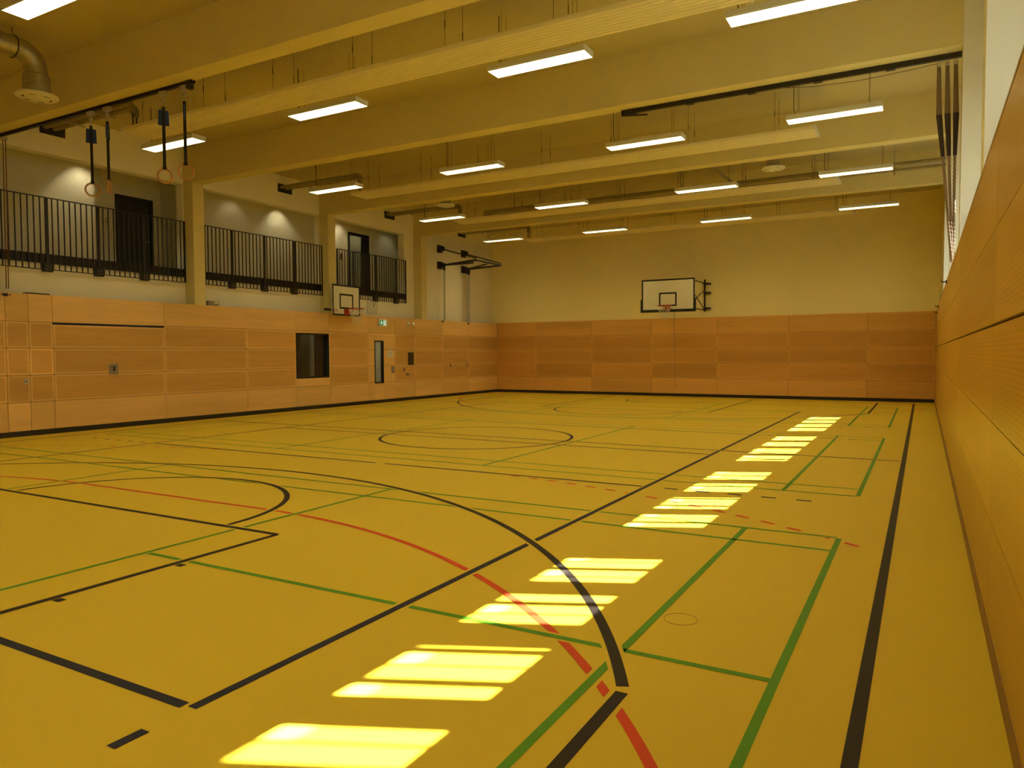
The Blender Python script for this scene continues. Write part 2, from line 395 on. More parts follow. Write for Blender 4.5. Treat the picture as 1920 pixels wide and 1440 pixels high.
# ------------------------------------------------------------ wood panelling
def panels(mb, axis, plane, out, spans, rows, perf_rows, margin=.004, border=.035, skip=()):
    """panels on a wall; axis = running direction, out = +1/-1 way they face; mat slots 0 plain 1 slotted 2 joint"""
    for i in range(len(spans)-1):
        for j in range(len(rows)-1):
            u0, u1, z0, z1 = spans[i], spans[i+1], rows[j], rows[j+1]
            if any(not (u1 <= s[0]+.01 or u0 >= s[1]-.01 or z1 <= s[2]+.01 or z0 >= s[3]-.01) for s in skip): continue
            panel(mb, axis, plane, out, u0, u1, z0, z1, j in perf_rows, margin, border)
def panel(mb, axis, plane, out, u0, u1, z0, z1, perf, margin=.004, border=.035, th=.018):
    tint = random.uniform(.02, 1.0); mb.tint = tint
    a0, a1, b0, b1 = u0+margin, u1-margin, z0+margin, z1-margin
    P = (lambda u_, z_, d: (u_, plane-out*d, z_)) if axis == 0 else (lambda u_, z_, d: (plane-out*d, u_, z_))
    def quad(c0, c1, d0, d1, mi):
        q = [P(c0, d0, 0), P(c1, d0, 0), P(c1, d1, 0), P(c0, d1, 0)]
        if (axis == 0) == (out > 0): q = q[::-1]
        mb.face(q, mi)
    if perf and a1-a0 > 3*border:
        i0, i1, j0, j1 = a0+border, a1-border, b0+border, b1-border
        quad(i0, i1, j0, j1, 1); quad(a0, a1, b0, j0, 0); quad(a0, a1, j1, b1, 0); quad(a0, i0, j0, j1, 0); quad(i1, a1, j0, j1, 0)
    else: quad(a0, a1, b0, b1, 0)
    for (c, d, e, g) in ((a0, b0, a1, b0), (a1, b0, a1, b1), (a1, b1, a0, b1), (a0, b1, a0, b0)):
        mb.face([P(c, d, 0), P(e, g, 0), P(e, g, th), P(c, d, th)], 0)
    mb.tint = 0.0
# left wall
LJ = [YN, 7.6, 10.0, 12.2, 14.52, 14.93, 15.38, 17.82, 20.14, 21.82, 23.11, 24.83, 26.14, 27.24, 28.88, 30.58, YB]
mb = MB()
skip = [(21.82, 23.11, .88, 2.14), (24.83, 26.14, 0, 2.13), (15.38, 17.82, 0, 2.20)]
for i in range(len(LJ)-1):
    y0, y1 = LJ[i], LJ[i+1]
    if abs(y0-24.83) < .01:      # above the door
        panel(mb, 1, XL, 1, y0, y1, 2.12, 2.20, False); panel(mb, 1, XL, 1, y0, y1, 2.20, ZW, False); continue
    if abs(y0-21.82) < .01:
        panel(mb, 1, XL, 1, y0, y1, .10, .65, False); panel(mb, 1, XL, 1, y0, y1, .65, .88, False)
        panel(mb, 1, XL, 1, y0, y1, 2.14, 2.20, False); panel(mb, 1, XL, 1, y0, y1, 2.20, ZW, False); continue
    if abs(y0-15.38) < .01: panel(mb, 1, XL, 1, y0, y1, 2.20, ZW, False); continue
    panels(mb, 1, XL, 1, [y0, y1], ROWS, (1, 2, 3))
mb.cur = 2
def backing(y0, y1, z0, z1): mb.box((XL-.018, y0, z0), (XU-.25, y1, z1))
backing(YN-.3, 15.38, 0, ZW-.01); backing(15.38, 17.82, 2.205, ZW-.01); backing(17.82, 21.83, 0, ZW-.01)
backing(21.83, 23.10, 0, .89); backing(21.83, 23.10, 2.13, ZW-.01); backing(23.10, 24.84, 0, ZW-.01)
backing(24.84, 26.13, 2.12, ZW-.01); backing(26.13, YB+.3, 0, ZW-.01)
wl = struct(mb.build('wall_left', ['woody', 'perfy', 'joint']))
# upper part of the left wall with the gallery openings, as its child
mb = MB(); t = .25
x0, x1 = XU-t, XU
mb.box((x0, YN-.3, ZW-.02), (x1, YB+.3, 3.46))                 # parapet below the openings
mb.box((x0, YN-.3, ZB-.01), (x1, YB+.3, ZC))                  # lintel
mb.box((x0, YN-.3, 3.46), (x1, 14.5, ZB)); mb.box((x0, 18.63, 3.46), (x1, 18.98, ZB)); mb.box((x0, 23.18, 3.46), (x1, 23.46, ZB))
mb.box((x0, 27.12, 3.46), (x1, YB+.3, ZB))
mb.build('upper_wall', 'wall', wl)
# gallery behind
mb = MB()
mb.box((-3.3, YN, 3.26), (x0+.02, YB, 3.46)); mb.box((-3.3, YN, 6.2), (x0+.02, YB, 6.35))
mb.box((-2.2, YN, 3.46), (-2.0, 17.36, 6.2)); mb.box((-2.2, 19.75, 3.46), (-2.0, 25.93, 6.2)); mb.box((-2.2, 25.93, 5.62), (-2.0, 26.98, 6.2)); mb.box((-2.2, 26.98, 3.46), (-2.0, YB, 6.2))
mb.box((-3.2, 17.0, 3.46), (-3.0, 18.49, 6.2)); mb.box((-3.2, 18.49, 5.6), (-3.0, 19.52, 6.2)); mb.box((-3.2, 19.52, 3.46), (-3.0, 20.1, 6.2))
mb.box((-3.0, 17.16, 3.46), (-2.2, 17.36, 6.2)); mb.box((-3.0, 19.75, 3.46), (-2.2, 19.95, 6.2))
mb.box((-3.3, YN-.2, 3.26), (x0, YN, 6.35)); mb.box((-3.3, 28.6, 3.26), (x0, 28.8, 6.35))
mb.box((-3.6, 25.6, 3.3), (-3.5, 27.4, 6.2)); mb.box((-3.5, 25.6, 3.3), (-2.2, 25.7, 6.2)); mb.box((-3.5, 27.3, 3.3), (-2.2, 27.4, 6.2))
struct(mb.build('wall_gallery', 'gwall'))
# gallery doors
mb = MB(); mb.box((-3.03, 18.49, 3.46), (-2.97, 18.56, 5.60)); mb.box((-3.03, 19.45, 3.46), (-2.97, 19.52, 5.60)); mb.box((-3.03, 18.56, 5.53), (-2.97, 19.45, 5.60)); mb.box((-3.06, 18.56, 3.46), (-3.01, 19.45, 5.53))
d = struct(mb.build('door_3', 'doorm'))
MB().tube([(-2.99, 19.37, 4.5), (-2.94, 19.37, 4.5), (-2.94, 19.25, 4.5)], .01, 8).build('door_handle', 'steel2', d, smooth=True)
mb = MB(); mb.box((-2.05, 25.93, 3.46), (-1.97, 26.0, 5.62)); mb.box((-2.05, 26.91, 3.46), (-1.97, 26.98, 5.62)); mb.box((-2.05, 26.0, 5.53), (-1.97, 26.91, 5.62))
mb.box((-2.03, 26.62, 3.46), (-1.99, 26.91, 5.53)); mb.box((-2.03, 26.0, 3.46), (-1.99, 26.62, 3.62))
d = struct(mb.build('door_4', 'doorm'))
MB().box((-2.02, 26.0, 3.62), (-2.0, 26.62, 5.53)).build('door_glass', 'dglass', d)
# gallery downlights
for y, e in ((10.5, 30), (17.05, 34), (21.2, 6), (22.9, 26), (25.45, 24), (27.9, 6)):
    lx = -1.62
    l = bpy.data.lights.new('downlight', 'SPOT'); l.energy = e; l.spot_size = math.radians(95); l.spot_blend = .5; l.shadow_soft_size = .05; l.color = (1.0, .88, .60)
    lo = bpy.data.objects.new('downlight_beam', l); C.objects.link(lo); lo.location = (lx, y, 6.17)

# back wall
mb = MB()
BJ = [XL, 1.52, 3.88, 6.22, 8.56, 10.90, 13.24, XR]
panels(mb, 0, YB, -1, BJ, ROWS, (1, 2, 3))
mb.cur = 2; mb.box((XL-.3, YB+.018, 0), (XR+.3, YB+.3, ZW-.01))
mb.cur = 0; mb.tint = .6; mb.box((XL, YB-.002, ZW-.008), (XR, YB+.1, ZW+.035)); mb.tint = 0
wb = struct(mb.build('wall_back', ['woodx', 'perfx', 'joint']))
MB().box((XU-.3, YB+.07, ZW-.02), (XW+.4, YB+.32, ZC)).build('upper_wall', 'bwall', wb)
# near wall (behind the camera)
mb = MB(); panels(mb, 0, YN, 1, BJ, ROWS, (1, 2, 3)); mb.cur = 2; mb.box((XL-.3, YN-.018, 0), (XR+.3, YN-.3, ZW-.01))
wn = struct(mb.build('wall_near', ['woodx', 'perfx', 'joint']))
MB().box((XU-.3, YN-.07, ZW-.02), (XW+.4, YN-.32, ZC)).build('upper_wall', 'wall', wn)
# right wall: wood up to the sill ledge, windows above between the piers
mb = MB(); RJ = [YN, 7.27, 11.76, 16.25, 20.75, 25.24, 29.7, YB]
for i in range(len(RJ)-1):
    for j in range(5):
        z0, z1 = ROWS[j], ROWS[j+1]
        panel(mb, 1, XR, -1, RJ[i], RJ[i+1], z0+(.005 if j == 3 else 0), z1-(.005 if j == 2 else 0), j in (1, 2, 3), .0028, .05)
mb.cur = 2; mb.box((XR+.018, YN-.3, 0), (XW+.15, YB+.3, ZW-.012))
mb.cur = 0; mb.tint = .5; mb.box((XR, YN, ZW-.012), (XR+.03, YB, ZW+.014)); mb.tint = 0; mb.cur = 3; mb.box((XR+.03, YN, ZW-.012), (XW+.15, YB, ZW+.012))
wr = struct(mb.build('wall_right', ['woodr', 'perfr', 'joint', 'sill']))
ZS, ZH = 2.95, 4.665
mb = MB()
mb.box((XW-.04, YN-.3, ZW), (XW+.15, YB+.3, ZS)); mb.box((XW-.04, YN-.3, ZH), (XW+.15, YB+.3, ZC))
for k in range(-1, 4):                                             # solid strips behind each pier
    ye = 13.69+4.555*k                                            # far limit of light bay k (window-plane y of its last mullion edge)
    mb.box((XW-.04, ye, ZS), (XW+.15, ye+1.06, ZH))
mb.box((XW-.04, YN-.3, ZS), (XW+.15, 5.55, ZH)); mb.box((XW-.04, 28.415, ZS), (XW+.15, YB+.3, ZH))
mb.build('upper_wall', 'wall', wr)
wi = 1
TH, TK = .0, .0
for k in range(-1, 4):
    ye = 13.69+4.555*(k+0); ys = ye-3*.952-.70
    if k == -1: pass
    fr = MB(); gl = MB(); fi = MB(); fn = MB()
    for j in range(4):
        a1 = ye-j*.952; a0 = a1-.70
        gl.box((XW+.02, a0, ZS), (XW+.028, a1, ZH))
        if j < 3: fr.box((XW-.03, a0-.252, ZS), (XW+.12, a0, ZH))
        # added sheet dimming the sun, with rounded notches that make floor hot spots
        hz0, hz1 = 4.33, 4.62
        c = [q for q in (11.47+.413*n for n in range(-20, 60)) if a0-.2 < q < a1+.2]
        edges = [a0]; holes = []
        for q in c:
            h0, h1 = max(a0, q+.03), min(a1, q+.185)
            if h1-h0 > .05: holes.append((h0, h1))
        X = XW+.034
        fi.face([(X, a0, ZS), (X, a1, ZS), (X, a1, hz0), (X, a0, hz0)])
        cur = a0
        for (h0, h1) in holes:
            if h0 > cur: fi.face([(X, cur, hz0), (X, h0, hz0), (X, h0, ZH), (X, cur, ZH)])
            rr = min(.06, (h1-h0)/2.01)
            for s_, hc in ((1, h0), (-1, h1)):                   # rounded lower corners of the notch
                cxx = hc+s_*rr; pts = [(X, hc, hz0)]+[(X, cxx-s_*rr*math.cos(t_), hz0+rr-rr*math.sin(t_)) for t_ in [PI/2*i/5 for i in range(6)]]
                fi.face(pts)
            cur = h1
        if cur < a1: fi.face([(X, cur, hz0), (X, a1, hz0), (X, a1, ZH), (X, cur, ZH)])
    # upright fins outside the glass
    q = 10.055+1.316-6*.413-20*.413
    while q < ye+.6:
        if q > ys-.5:
            fn.box((XW+.22, q-.036, ZS-.2), (XW+.25, q+.036, ZH+.4)); fn.box((XW+.23, q+.2065-.011, ZS-.2), (XW+.24, q+.2065+.011, ZH+.4))
        q += .413
    fr.box((XW+.02, ys, ZS), (XW+.06, ye, ZS+.05))
    wo = struct(fr.build('window_%d' % wi, 'white')); wi += 1
    gl.build('window_glass', 'glass', wo); fi.build('sun_mask', 'mask', wo); fn.build('outside_fins', 'grey', wo)

# beams with their piers
for k, y in enumerate(BEAMS):
    mb = MB(); mb.box((XU-.02, y, ZB), (15.17, y+BW, ZC+.02)); mb.box((XU-.02, y, ZW-.05), (XL-.012, y+BW, ZB)); mb.cur = 1; mb.box((15.17, y, ZW-.05), (XW, y+BW, ZC))
    struct(mb.build('trim_%d' % (k+1), ['beam', 'pier'], bevel=.004))
mb = MB(); mb.box((15.17, YB-.45, ZW), (XW, YB+.07, ZC)); struct(mb.build('trim_7', 'beam'))

# baseboards
mb = MB()
for a, b in ((YN, 15.38), (15.38, 17.82), (17.82, 24.83), (24.83, 26.14), (26.14, YB)): mb.box((XL-.01, a, 0), (XL+.006, b-.002, .098))
struct(mb.build('baseboard_left', 'base'))
struct(MB().box((XL, YB-.008, 0), (XR, YB+.01, .098)).build('baseboard_back', 'base'))
struct(MB().box((XR-.006, YN, 0), (XR+.01, YB, .098)).build('baseboard_right', 'brown'))
struct(MB().box((XL, YN-.01, 0), (XR, YN+.008, .098)).build('baseboard_near', 'base'))

# equipment-room gate in the left wall (its top gap reads as a black slot)
mb = MB()
for j in range(4): panel(mb, 1, XL, 1, 15.38, 17.82, ROWS[j] if j else .10, ROWS[j+1]-(.035 if j == 3 else 0), j in (1, 2, 3))
mb.cur = 2; mb.box((XL-.018, 15.385, 0), (XL-.06, 17.815, 2.16))
d2 = struct(mb.build('door_2', ['woody', 'perfy', 'joint']))
mb = MB(); mb.box((XL-.005, 16.50, 1.14), (XL+.006, 16.71, 1.36)); mb.build('handle_plate', 'grey', d2, bevel=.003)
mb = MB(); mb.box((XL+.006, 16.54, 1.30), (XL+.02, 16.67, 1.315)); mb.box((XL+.006, 16.60, 1.20), (XL+.022, 16.62, 1.30)); mb.box((XL+.006, 16.55, 1.24), (XL+.018, 16.66, 1.25)); mb.build('latch_lever', 'black', d2)
struct(MB().box((XL-.9, 15.2, 0), (XL-.8, 18.0, 2.6)).build('wall_store', 'dark'))

# door with narrow glass
mb = MB(); random.seed(11)
panel(mb, 1, XL+.0, 1, 24.83, 25.12, .10, 2.12, False); panel(mb, 1, XL, 1, 25.57, 26.14, .10, 2.12, False, .0005)
for z0, z1 in ((.10, .63), (1.96, 2.12)): panel(mb, 1, XL, 1, 25.12, 25.57, z0, z1, False, .0005)
mb.cur = 2; mb.box((XL-.018, 24.84, 0), (XL-.06, 25.12, 2.12)); mb.box((XL-.018, 25.57, 0), (XL-.06, 26.13, 2.12)); mb.box((XL-.018, 25.12, 0), (XL-.06, 25.57, .63)); mb.box((XL-.018, 25.12, 1.96), (XL-.06, 25.57, 2.12))
for z in ROWS[1:4]: mb.box((XL-.001, 25.57, z-.003), (XL+.001, 26.13, z+.003)); mb.box((XL-.001, 24.84, z-.003), (XL+.001, 25.12, z+.003))
d1 = struct(mb.build('door_1', ['woody', 'perfy', 'joint']))
mb = MB(); mb.box((XL-.05, 25.12, .62), (XL+.006, 25.16, 1.97)); mb.box((XL-.05, 25.53, .62), (XL+.006, 25.57, 1.97)); mb.box((XL-.05, 25.16, .62), (XL+.006, 25.53, .66)); mb.box((XL-.05, 25.16, 1.93), (XL+.006, 25.53, 1.97)); mb.build('glass_frame', 'black', d1)
MB().box((XL-.03, 25.16, .66), (XL-.024, 25.53, 1.93)).build('door_glass', 'dglass', d1)
MB().box((XL-.001, 25.95, .93), (XL+.012, 26.12, 1.15)).build('handle_plate', 'grey', d1, bevel=.003)
# rooms behind the door glass and the office window
mb = MB(); mb.box((-2.6, 24.2, 0), (-2.5, 26.6, 2.7)); mb.box((-2.6, 24.2, -.02), (-.8, 26.6, 0)); mb.box((-2.6, 24.1, 0), (-.8, 24.2, 2.7)); mb.box((-2.6, 26.6, 0), (-.8, 26.7, 2.7))
struct(mb.build('wall_corridor', 'gwall'))
mb = MB(); mb.box((-2.6, 21.0, 0), (-2.5, 24.0, 2.7)); mb.box((-2.6, 20.9, 0), (-.8, 21.0, 2.7)); mb.box((-2.6, 23.9, 0), (-.8, 24.0, 2.7)); mb.box((-2.6, 20.9, -.02), (-.8, 24.0, 0))
struct(mb.build('wall_office', 'gwall'))
for nm, loc, e in (('corridor_fill', (-1.5, 25.3, 2.6), 32), ('office_fill', (-1.6, 22.2, 2.6), 22), ('gallery_door_fill', (-2.9, 26.5, 6.1), 1.8)):  # fill lights added to brighten the spaces behind the glass
    l = bpy.data.lights.new(nm, 'AREA'); l.energy = e; l.size = .5; l.color = (1, .93, .75); lo = bpy.data.objects.new(nm, l); C.objects.link(lo); lo.location = loc
mb = MB(); y0, y1, z0, z1 = 21.83, 23.10, .89, 2.13
mb.box((XL-.2, y0, z0), (XL+.004, y0+.03, z1)); mb.box((XL-.2, y1-.03, z0), (XL+.004, y1, z1)); mb.box((XL-.2, y0+.03, z0), (XL+.004, y1-.03, z0+.03)); mb.box((XL-.2, y0+.03, z1-.03), (XL+.004, y1-.03, z1))
wo = struct(mb.build('window_%d' % wi, 'black'))
MB().box((XL-.10, y0+.03, z0+.03), (XL-.09, y1-.03, z1-.03)).build('window_glass', 'dglass', wo)
tag(MB().box((-2.3, 22.95, 0), (-1.7, 23.45, 2.35)).build('locker', 'grey', bevel=.01), 'tall grey locker seen through the dark office window', 'locker')
tag(MB().box((-1.70, 23.1, 1.85), (-1.66, 23.3, 2.1)).build('notice_board', 'dgrey'), 'small dark plate on the locker behind the office window', 'plate')

# ------------------------------------------------------------ gallery railings
def railing(y0, y1, posts, label):
    t = thing('gallery_railing', (-.5, (y0+y1)/2, 3.26), label, 'railing', 'black railings along the gallery')
    zt, zb, x = 4.69, 3.26, -.50
    MB().box((x-.02, y0, zt-.012), (x+.02, y1, zt+.004)).build('top_rail', 'black', t)
    MB().box((x-.012, y0, zb-.006), (x+.012, y1, zb+.010)).build('bottom_rail', 'black', t)
    MB().box((x-.05, y0, 3.385), (x-.035, y1, 3.575)).build('kick_plate', 'black', t)
    for e in (y0, y1-.03): MB().box((x-.02, e, zb), (x+.02, e+.03, zt)).build('end_post', 'black', t)
    for p in posts:
        MB().box((x-.035, p-.03, zb), (x-.005, p+.03, zt)).build('post', 'black', t)
        b = MB().box((XU+.001, p-.09, 3.22), (x+.012, p+.09, 3.40)).build('wall_bracket', 'black', t)
        for dy in (-.03, .03):
            for dz in (.05, .11): MB().tube([(x+.012, p+dy, 3.22+dz), (x+.02, p+dy, 3.22+dz)], .009, 8).build('bolt', 'steel2', b)
    n = round((y1-y0)/.116); me = None
    for i in range(1, n):
        y = y0+(y1-y0)*i/n
        if any(abs(y-p) < .04 for p in posts): continue
        if me is None:
            o = MB().box((x-.009, y-.0095, zb), (x+.009, y+.0095, zt)).build('baluster', 'black', t); me = (o, y)
        else:
            o = me[0].copy(); C.objects.link(o); o.parent = t; o.location = (0, y-me[1], 0)
    return t
railing(14.52, 18.60, [15.47, 16.52, 17.57], 'black bar railing of the gallery bay nearest the camera, left of the first pier')
railing(19.13, 23.16, [19.97, 21.02, 22.08], 'black bar railing of the middle gallery bay, between two piers')
railing(23.76, 27.10, [24.5, 25.55, 26.6], 'black bar railing of the farthest gallery bay, behind the small backboard')
# sign on the gallery wall
s_ = thing('pictogram_sign', (-2.99, 18.25, 4.9), 'small pale sign with a dark curved figure, left of the dark gallery door', 'sign')
MB().box((-2.999, 18.17, 4.80), (-2.99, 18.33, 5.0)).build('plate', 'gwall', s_)
MB().tube([(-2.985, 18.28, 4.96), (-2.985, 18.23, 4.95), (-2.985, 18.24, 4.90), (-2.985, 18.28, 4.88), (-2.985, 18.27, 4.84), (-2.985, 18.22, 4.84)], .007, 6).build('figure', 'black', s_)
s_ = thing('pictogram_sign', (-1.99, 25.6, 4.75), 'small pale sign left of the far glazed gallery door', 'sign')
MB().box((-1.999, 25.64, 4.62), (-1.99, 25.76, 4.88)).build('plate', 'signw' if False else 'paper', s_)
MB().box((-1.999, 25.56, 4.66), (-1.975, 25.62, 4.86)).build('switch', 'dgrey', s_)

# ------------------------------------------------------------ strip lights
ORD = ['first', 'second', 'third', 'fourth']
def make_light(x, y, label):
    t = thing('strip_light', (x, y, 5.60), label, 'lamp', 'white strip lights hung between the beams')
    Lh, Wh = 1.52, .31
    mb = MB(); mb.box((x-.01, y-.01, 5.612), (x-.01+Lh, y-.01+Wh, 5.685)); mb.build('housing', 'housing', t, bevel=.004)
    mb = MB(); mb.cur = 1; mb.box((x, y, 5.600), (x+1.50, y+.29, 5.611)); mb.mi[0] = 0; mb.build('diffuser', ['lamp', 'housing'], t)
    for dx in (.18, 1.30):
        for wy in (.08, .21): MB().tube([(x+dx, y+wy, 5.685), (x+dx, y+wy, ZC-.003)], .0025, 5).build('suspension_wire', 'black', t)
    MB().tube([(x+.20, y+.15, 5.685), (x+.12, y+.15, 5.74), (x+.10, y+.15, 5.82), (x+.10, y+.15, 6.2), (x+.10, y+.15, ZC-.003)], .0065, 6).build('power_cable', 'dgrey', t, smooth=True)
    return t
proto = None
ROWY = [(7.35, 'behind'), (11.88, 'A'), (16.33, 'B'), (20.83, 'C'), (25.42, 'D'), (29.95, 'E')]
rown = {'behind': 'in the row over the camera', 'A': 'in the row nearest the camera', 'B': 'in the row before the rope track beam', 'C': 'in the row just past the rope track beam', 'D': 'in the second row from the back wall', 'E': 'in the farthest row'}
for yy, nm in ROWY:
    xs = [12.62, 9.25, 5.27, 1.30] if nm != 'E' else [12.62, 8.68, 4.72, .82]
    for i, x in enumerate(xs):
        lab = '%s strip light from the right wall, %s' % (ORD[i], rown[nm])
        if proto is None: proto = make_light(x, yy, lab); pl = proto
        else: copy_tree(proto, (x, yy, 5.60), lab)

# ------------------------------------------------------------ radiant panels
def radiant(x0, x1, y0, label):
    t = thing('radiant_panel', (x0, y0, 5.60), label, 'heating panel', 'long ribbed heating panels between the beams')
    mb = MB(); y1 = y0+.64
    mb.box((x0, y0, 5.612), (x1, y1, 5.66)); n = 8
    for i in range(n):
        c = y0+(i+.5)*.64/n
        mb.box((x0+.03, c-.030, 5.600), (x1-.03, c+.030, 5.612))
    mb.build('ribbed_sheet', 'panelw', t, bevel=.003)
    for e in (x0, x1-.03): MB().box((e-.004, y0-.004, 5.596), (e+.034, y1+.004, 5.672)).build('end_cap', 'white', t)
    x = x0+.5
    while x < x1:
        for yy in (y0+.1, y1-.1): MB().tube([(x, yy, 5.66), (x, yy, 5.94), (x, yy, 5.95), (x, yy, 6.05), (x, yy, 6.06), (x, yy, ZC-.003)], [.0028, .0028, .0065, .0065, .0028, .0028], 5).build('hanger', 'black', t)
        x += 1.63
    return t
radiant(2.04, 13.0, 15.42, 'long ribbed heating panel in the bay of the nearest full row of lights')
radiant(2.00, 13.0, 21.58, 'long ribbed heating panel beyond the beam with the rope track')
radiant(2.10, 12.97, 26.05, 'long ribbed heating panel beside the long pipe with air outlets')
radiant(2.20, 12.97, 30.42, 'long ribbed heating panel nearest the back wall')

# feed pipes from the left wall to each radiant panel
def feed(y, xe, zf, label, wide=.34):
    t = thing('heating_feed', (XU, y, zf), label, 'pipe', 'pipe pairs feeding the heating panels')
    mb = MB(); mb.box((XU+.001, y-.10, zf-.13), (XU+.03, y+wide+.05, zf+.09)); mb.build('recess_shade', 'dark', t)  # dark block on the wall face, standing for shade in the pipe opening
    for i, dy in enumerate((.0, .18)):
        xx = xe+(.16 if i == 0 else .0); yy = y+dy
        MB().tube([(XU+.03, yy, zf), (xx-.12, yy, zf), (xx-.04, yy, zf-.015), (xx, yy, zf-.06), (xx, yy, zf-.19)], .046, 12).build('insulated_pipe', 'pipe', t, smooth=True)
        MB().tube([(xx, yy, zf-.19), (xx, yy, 5.665)], .013, 8).build('connection_pipe', 'black', t)
    mb = MB()
    for x in (XU+.9, XU+1.9): mb.box((x-.015, y-.08, zf-.075), (x+.015, y+.27, zf-.055)); mb.tube([(x, y-.07, zf-.06), (x, y-.07, ZC-.01)], .004, 5); mb.tube([(x, y+.26, zf-.06), (x, y+.26, ZC-.01)], .004, 5)
    mb.build('pipe_support', 'steel', t)
    return t
feed(15.52, 2.09, 6.10, 'pair of lagged pipes with elbows behind the gymnastic rings')
feed(21.68, 2.06, 6.10, 'pair of lagged pipes above the leftmost light past the second pier')
feed(26.20, 2.16, 6.10, 'pair of lagged pipes above the far gallery bay')
feed(30.52, 2.26, 6.10, 'pair of lagged pipes above the black folding wall frame')

# long service pipe in the fourth bay
t = thing('service_pipe', (2.6, 27.0, 6.0), 'long thin pipe run along the back of the fourth bay to the right wall', 'pipe')
MB().tube([(2.6, 27.15, 6.0), (15.17, 27.15, 6.0)], .075, 14).build('main_pipe', 'steel', t, smooth=True)
MB().tube([(2.6, 27.02, 5.86), (15.17, 27.02, 5.86)], .03, 10).build('side_pipe', 'pipe', t, smooth=True)
for k in range(7):
    x = 3.6+1.75*k; mb = MB(); mb.box((x-.015, 26.95, 5.81), (x+.015, 27.27, 5.83)); mb.tube([(x, 26.98, 5.82), (x, 26.98, ZC)], .005, 5); mb.tube([(x, 27.25, 5.82), (x, 27.25, ZC)], .005, 5); mb.build('pipe_hanger', 'steel', t)
t = thing('branch_pipe', (10.4, 24.5, 5.95), 'short pipe crossing the fourth bay above the ribbed panel', 'pipe')
MB().tube([(10.35, 23.46, 5.97), (10.35, 26.98, 5.97)], .035, 10).build('tube', 'steel', t, smooth=True)
MB().box((10.28, 24.3, 5.9), (10.42, 24.36, ZC)).build('bracket', 'pipe', t)

# air outlets
def outlet(x, y, z, R, neck, label):
    t = thing('air_outlet', (x, y, z), label, 'air outlet', 'round ceiling air outlets')
    d = MB().lathe([(.02, -.01), (R*.45, 0), (R*.5, .012), (R*.9, .012), (R, .03), (R, .055), (R*.75, .07), (neck, .075)], (x, y, z), 40).build('diffuser_disc', 'disc', t, smooth=True)
    mb = MB()
    for k in range(6):
        a = k*PI/3; c, s = math.cos(a), math.sin(a); c2, s2 = math.cos(a+.5), math.sin(a+.5)
        mb.face([(x+c*R*.62, y+s*R*.62, z+.0105), (x+c2*R*.62, y+s2*R*.62, z+.0105), (x+c2*R*.70, y+s2*R*.70, z+.0105), (x+c*R*.70, y+s*R*.70, z+.0105)][::-1])
    mb.build('slot', 'dark', d)
    MB().torus((x, y, z+.082), neck+.004, .008, (0, 0, 1), 36, 6).build('black_gasket', 'black', t)
    return t
t = outlet(2.90, 13.52, 5.46, .29, .185, 'round white air outlet at the top left, hanging before the first beam')
mb = MB(); x, y, z = 2.90, 13.52, 5.46
mb.lathe([(.185, .085), (.185, .20), (.175, .21), (.185, .22), (.185, .34), (.160, .36), (.160, .40)], (x, y, z), 32)
mb.build('neck', 'steel', t, smooth=True)
pts = [(x, y, z+.40)]+[(x, y-.26+.26*math.cos(a), z+.42+.26*math.sin(a)) for a in [PI/2*i/8 for i in range(1, 9)]]
pts += [(x, 12.6, z+.68), (x, 11.3, z+.68), (x, 9.99, z+.68)]
MB().tube(pts, .158, 28).build('spiral_duct', 'steel', t, smooth=True)
mb = MB()
for yy in (13.20, 11.9, 10.7): mb.torus((x, yy, z+.68), .163, .008, (0, 1, 0), 32, 6); mb.tube([(x, yy, z+.84), (x, yy, ZC)], .005, 5)
mb.build('duct_clamp', 'black', t)
for x, lab in ((3.28, 'round white air outlet above the leftmost lights of the fourth row'), (11.81, 'round white air outlet near the right, before the long pipe')):
    y, z = (23.98, 5.58) if x < 5 else (24.30, 5.58)
    t = outlet(x, y, z, .25, .15, lab)
    MB().lathe([(.15, .085), (.15, .2), (.144, .21), (.15, .22), (.15, ZC-z)], (x, y, z), 28).build('neck', 'steel', t, smooth=True)

# ceiling vents near the right end
for (x, y, lab) in ((14.2, 20.6, 'flat rectangular ceiling vent behind the beam with the rope track'), (14.2, 25.6, 'flat rectangular ceiling vent beyond the third beam')):
    t = thing('ceiling_vent', (x, y, ZC), lab, 'vent', 'flat ceiling vents')
    MB().box((x, y, ZC-.012), (x+.6, y+.3, ZC-.001)).build('frame', 'pipe', t)
    mb = MB()
    for k in range(5): mb.box((x+.03, y+.03+.052*k, ZC-.018), (x+.57, y+.05+.052*k, ZC-.012))
    mb.build('louvre', 'panelw', t)

# ------------------------------------------------------------ rope / ring tracks
t = thing('ring_track', (.2, 14.435, 5.56), 'black steel track under the first beam carrying the rings', 'track')
mb = MB(); mb.box((XU+.01, 14.405, ZB-.045), (5.33, 14.465, ZB-.03)); mb.box((XU+.01, 14.405, ZB-.045), (5.33, 14.412, ZB)); mb.box((XU+.01, 14.458, ZB-.045), (5.33, 14.465, ZB)); mb.build('rail', 'black', t)
MB().box((5.20, 14.395, ZB-.12), (5.28, 14.475, ZB-.002)).build('end_stop', 'black', t)
t = thing('rope_track', (10.3, 18.925, 5.56), 'black steel track under the second beam, running to the right wall', 'track')
mb = MB(); mb.box((10.3, 18.895, ZB-.07), (15.165, 18.955, ZB-.045)); mb.box((10.3, 18.895, ZB-.045), (15.165, 18.903, ZB)); mb.box((10.3, 18.947, ZB-.045), (15.165, 18.955, ZB)); mb.build('rail', 'black', t)
mb = MB()
for k in range(5): x = 10.45+.95*k; mb.box((x, 18.885, ZB-.085), (x+.12, 18.965, ZB-.065))
mb.build('track_joint', 'black', t)
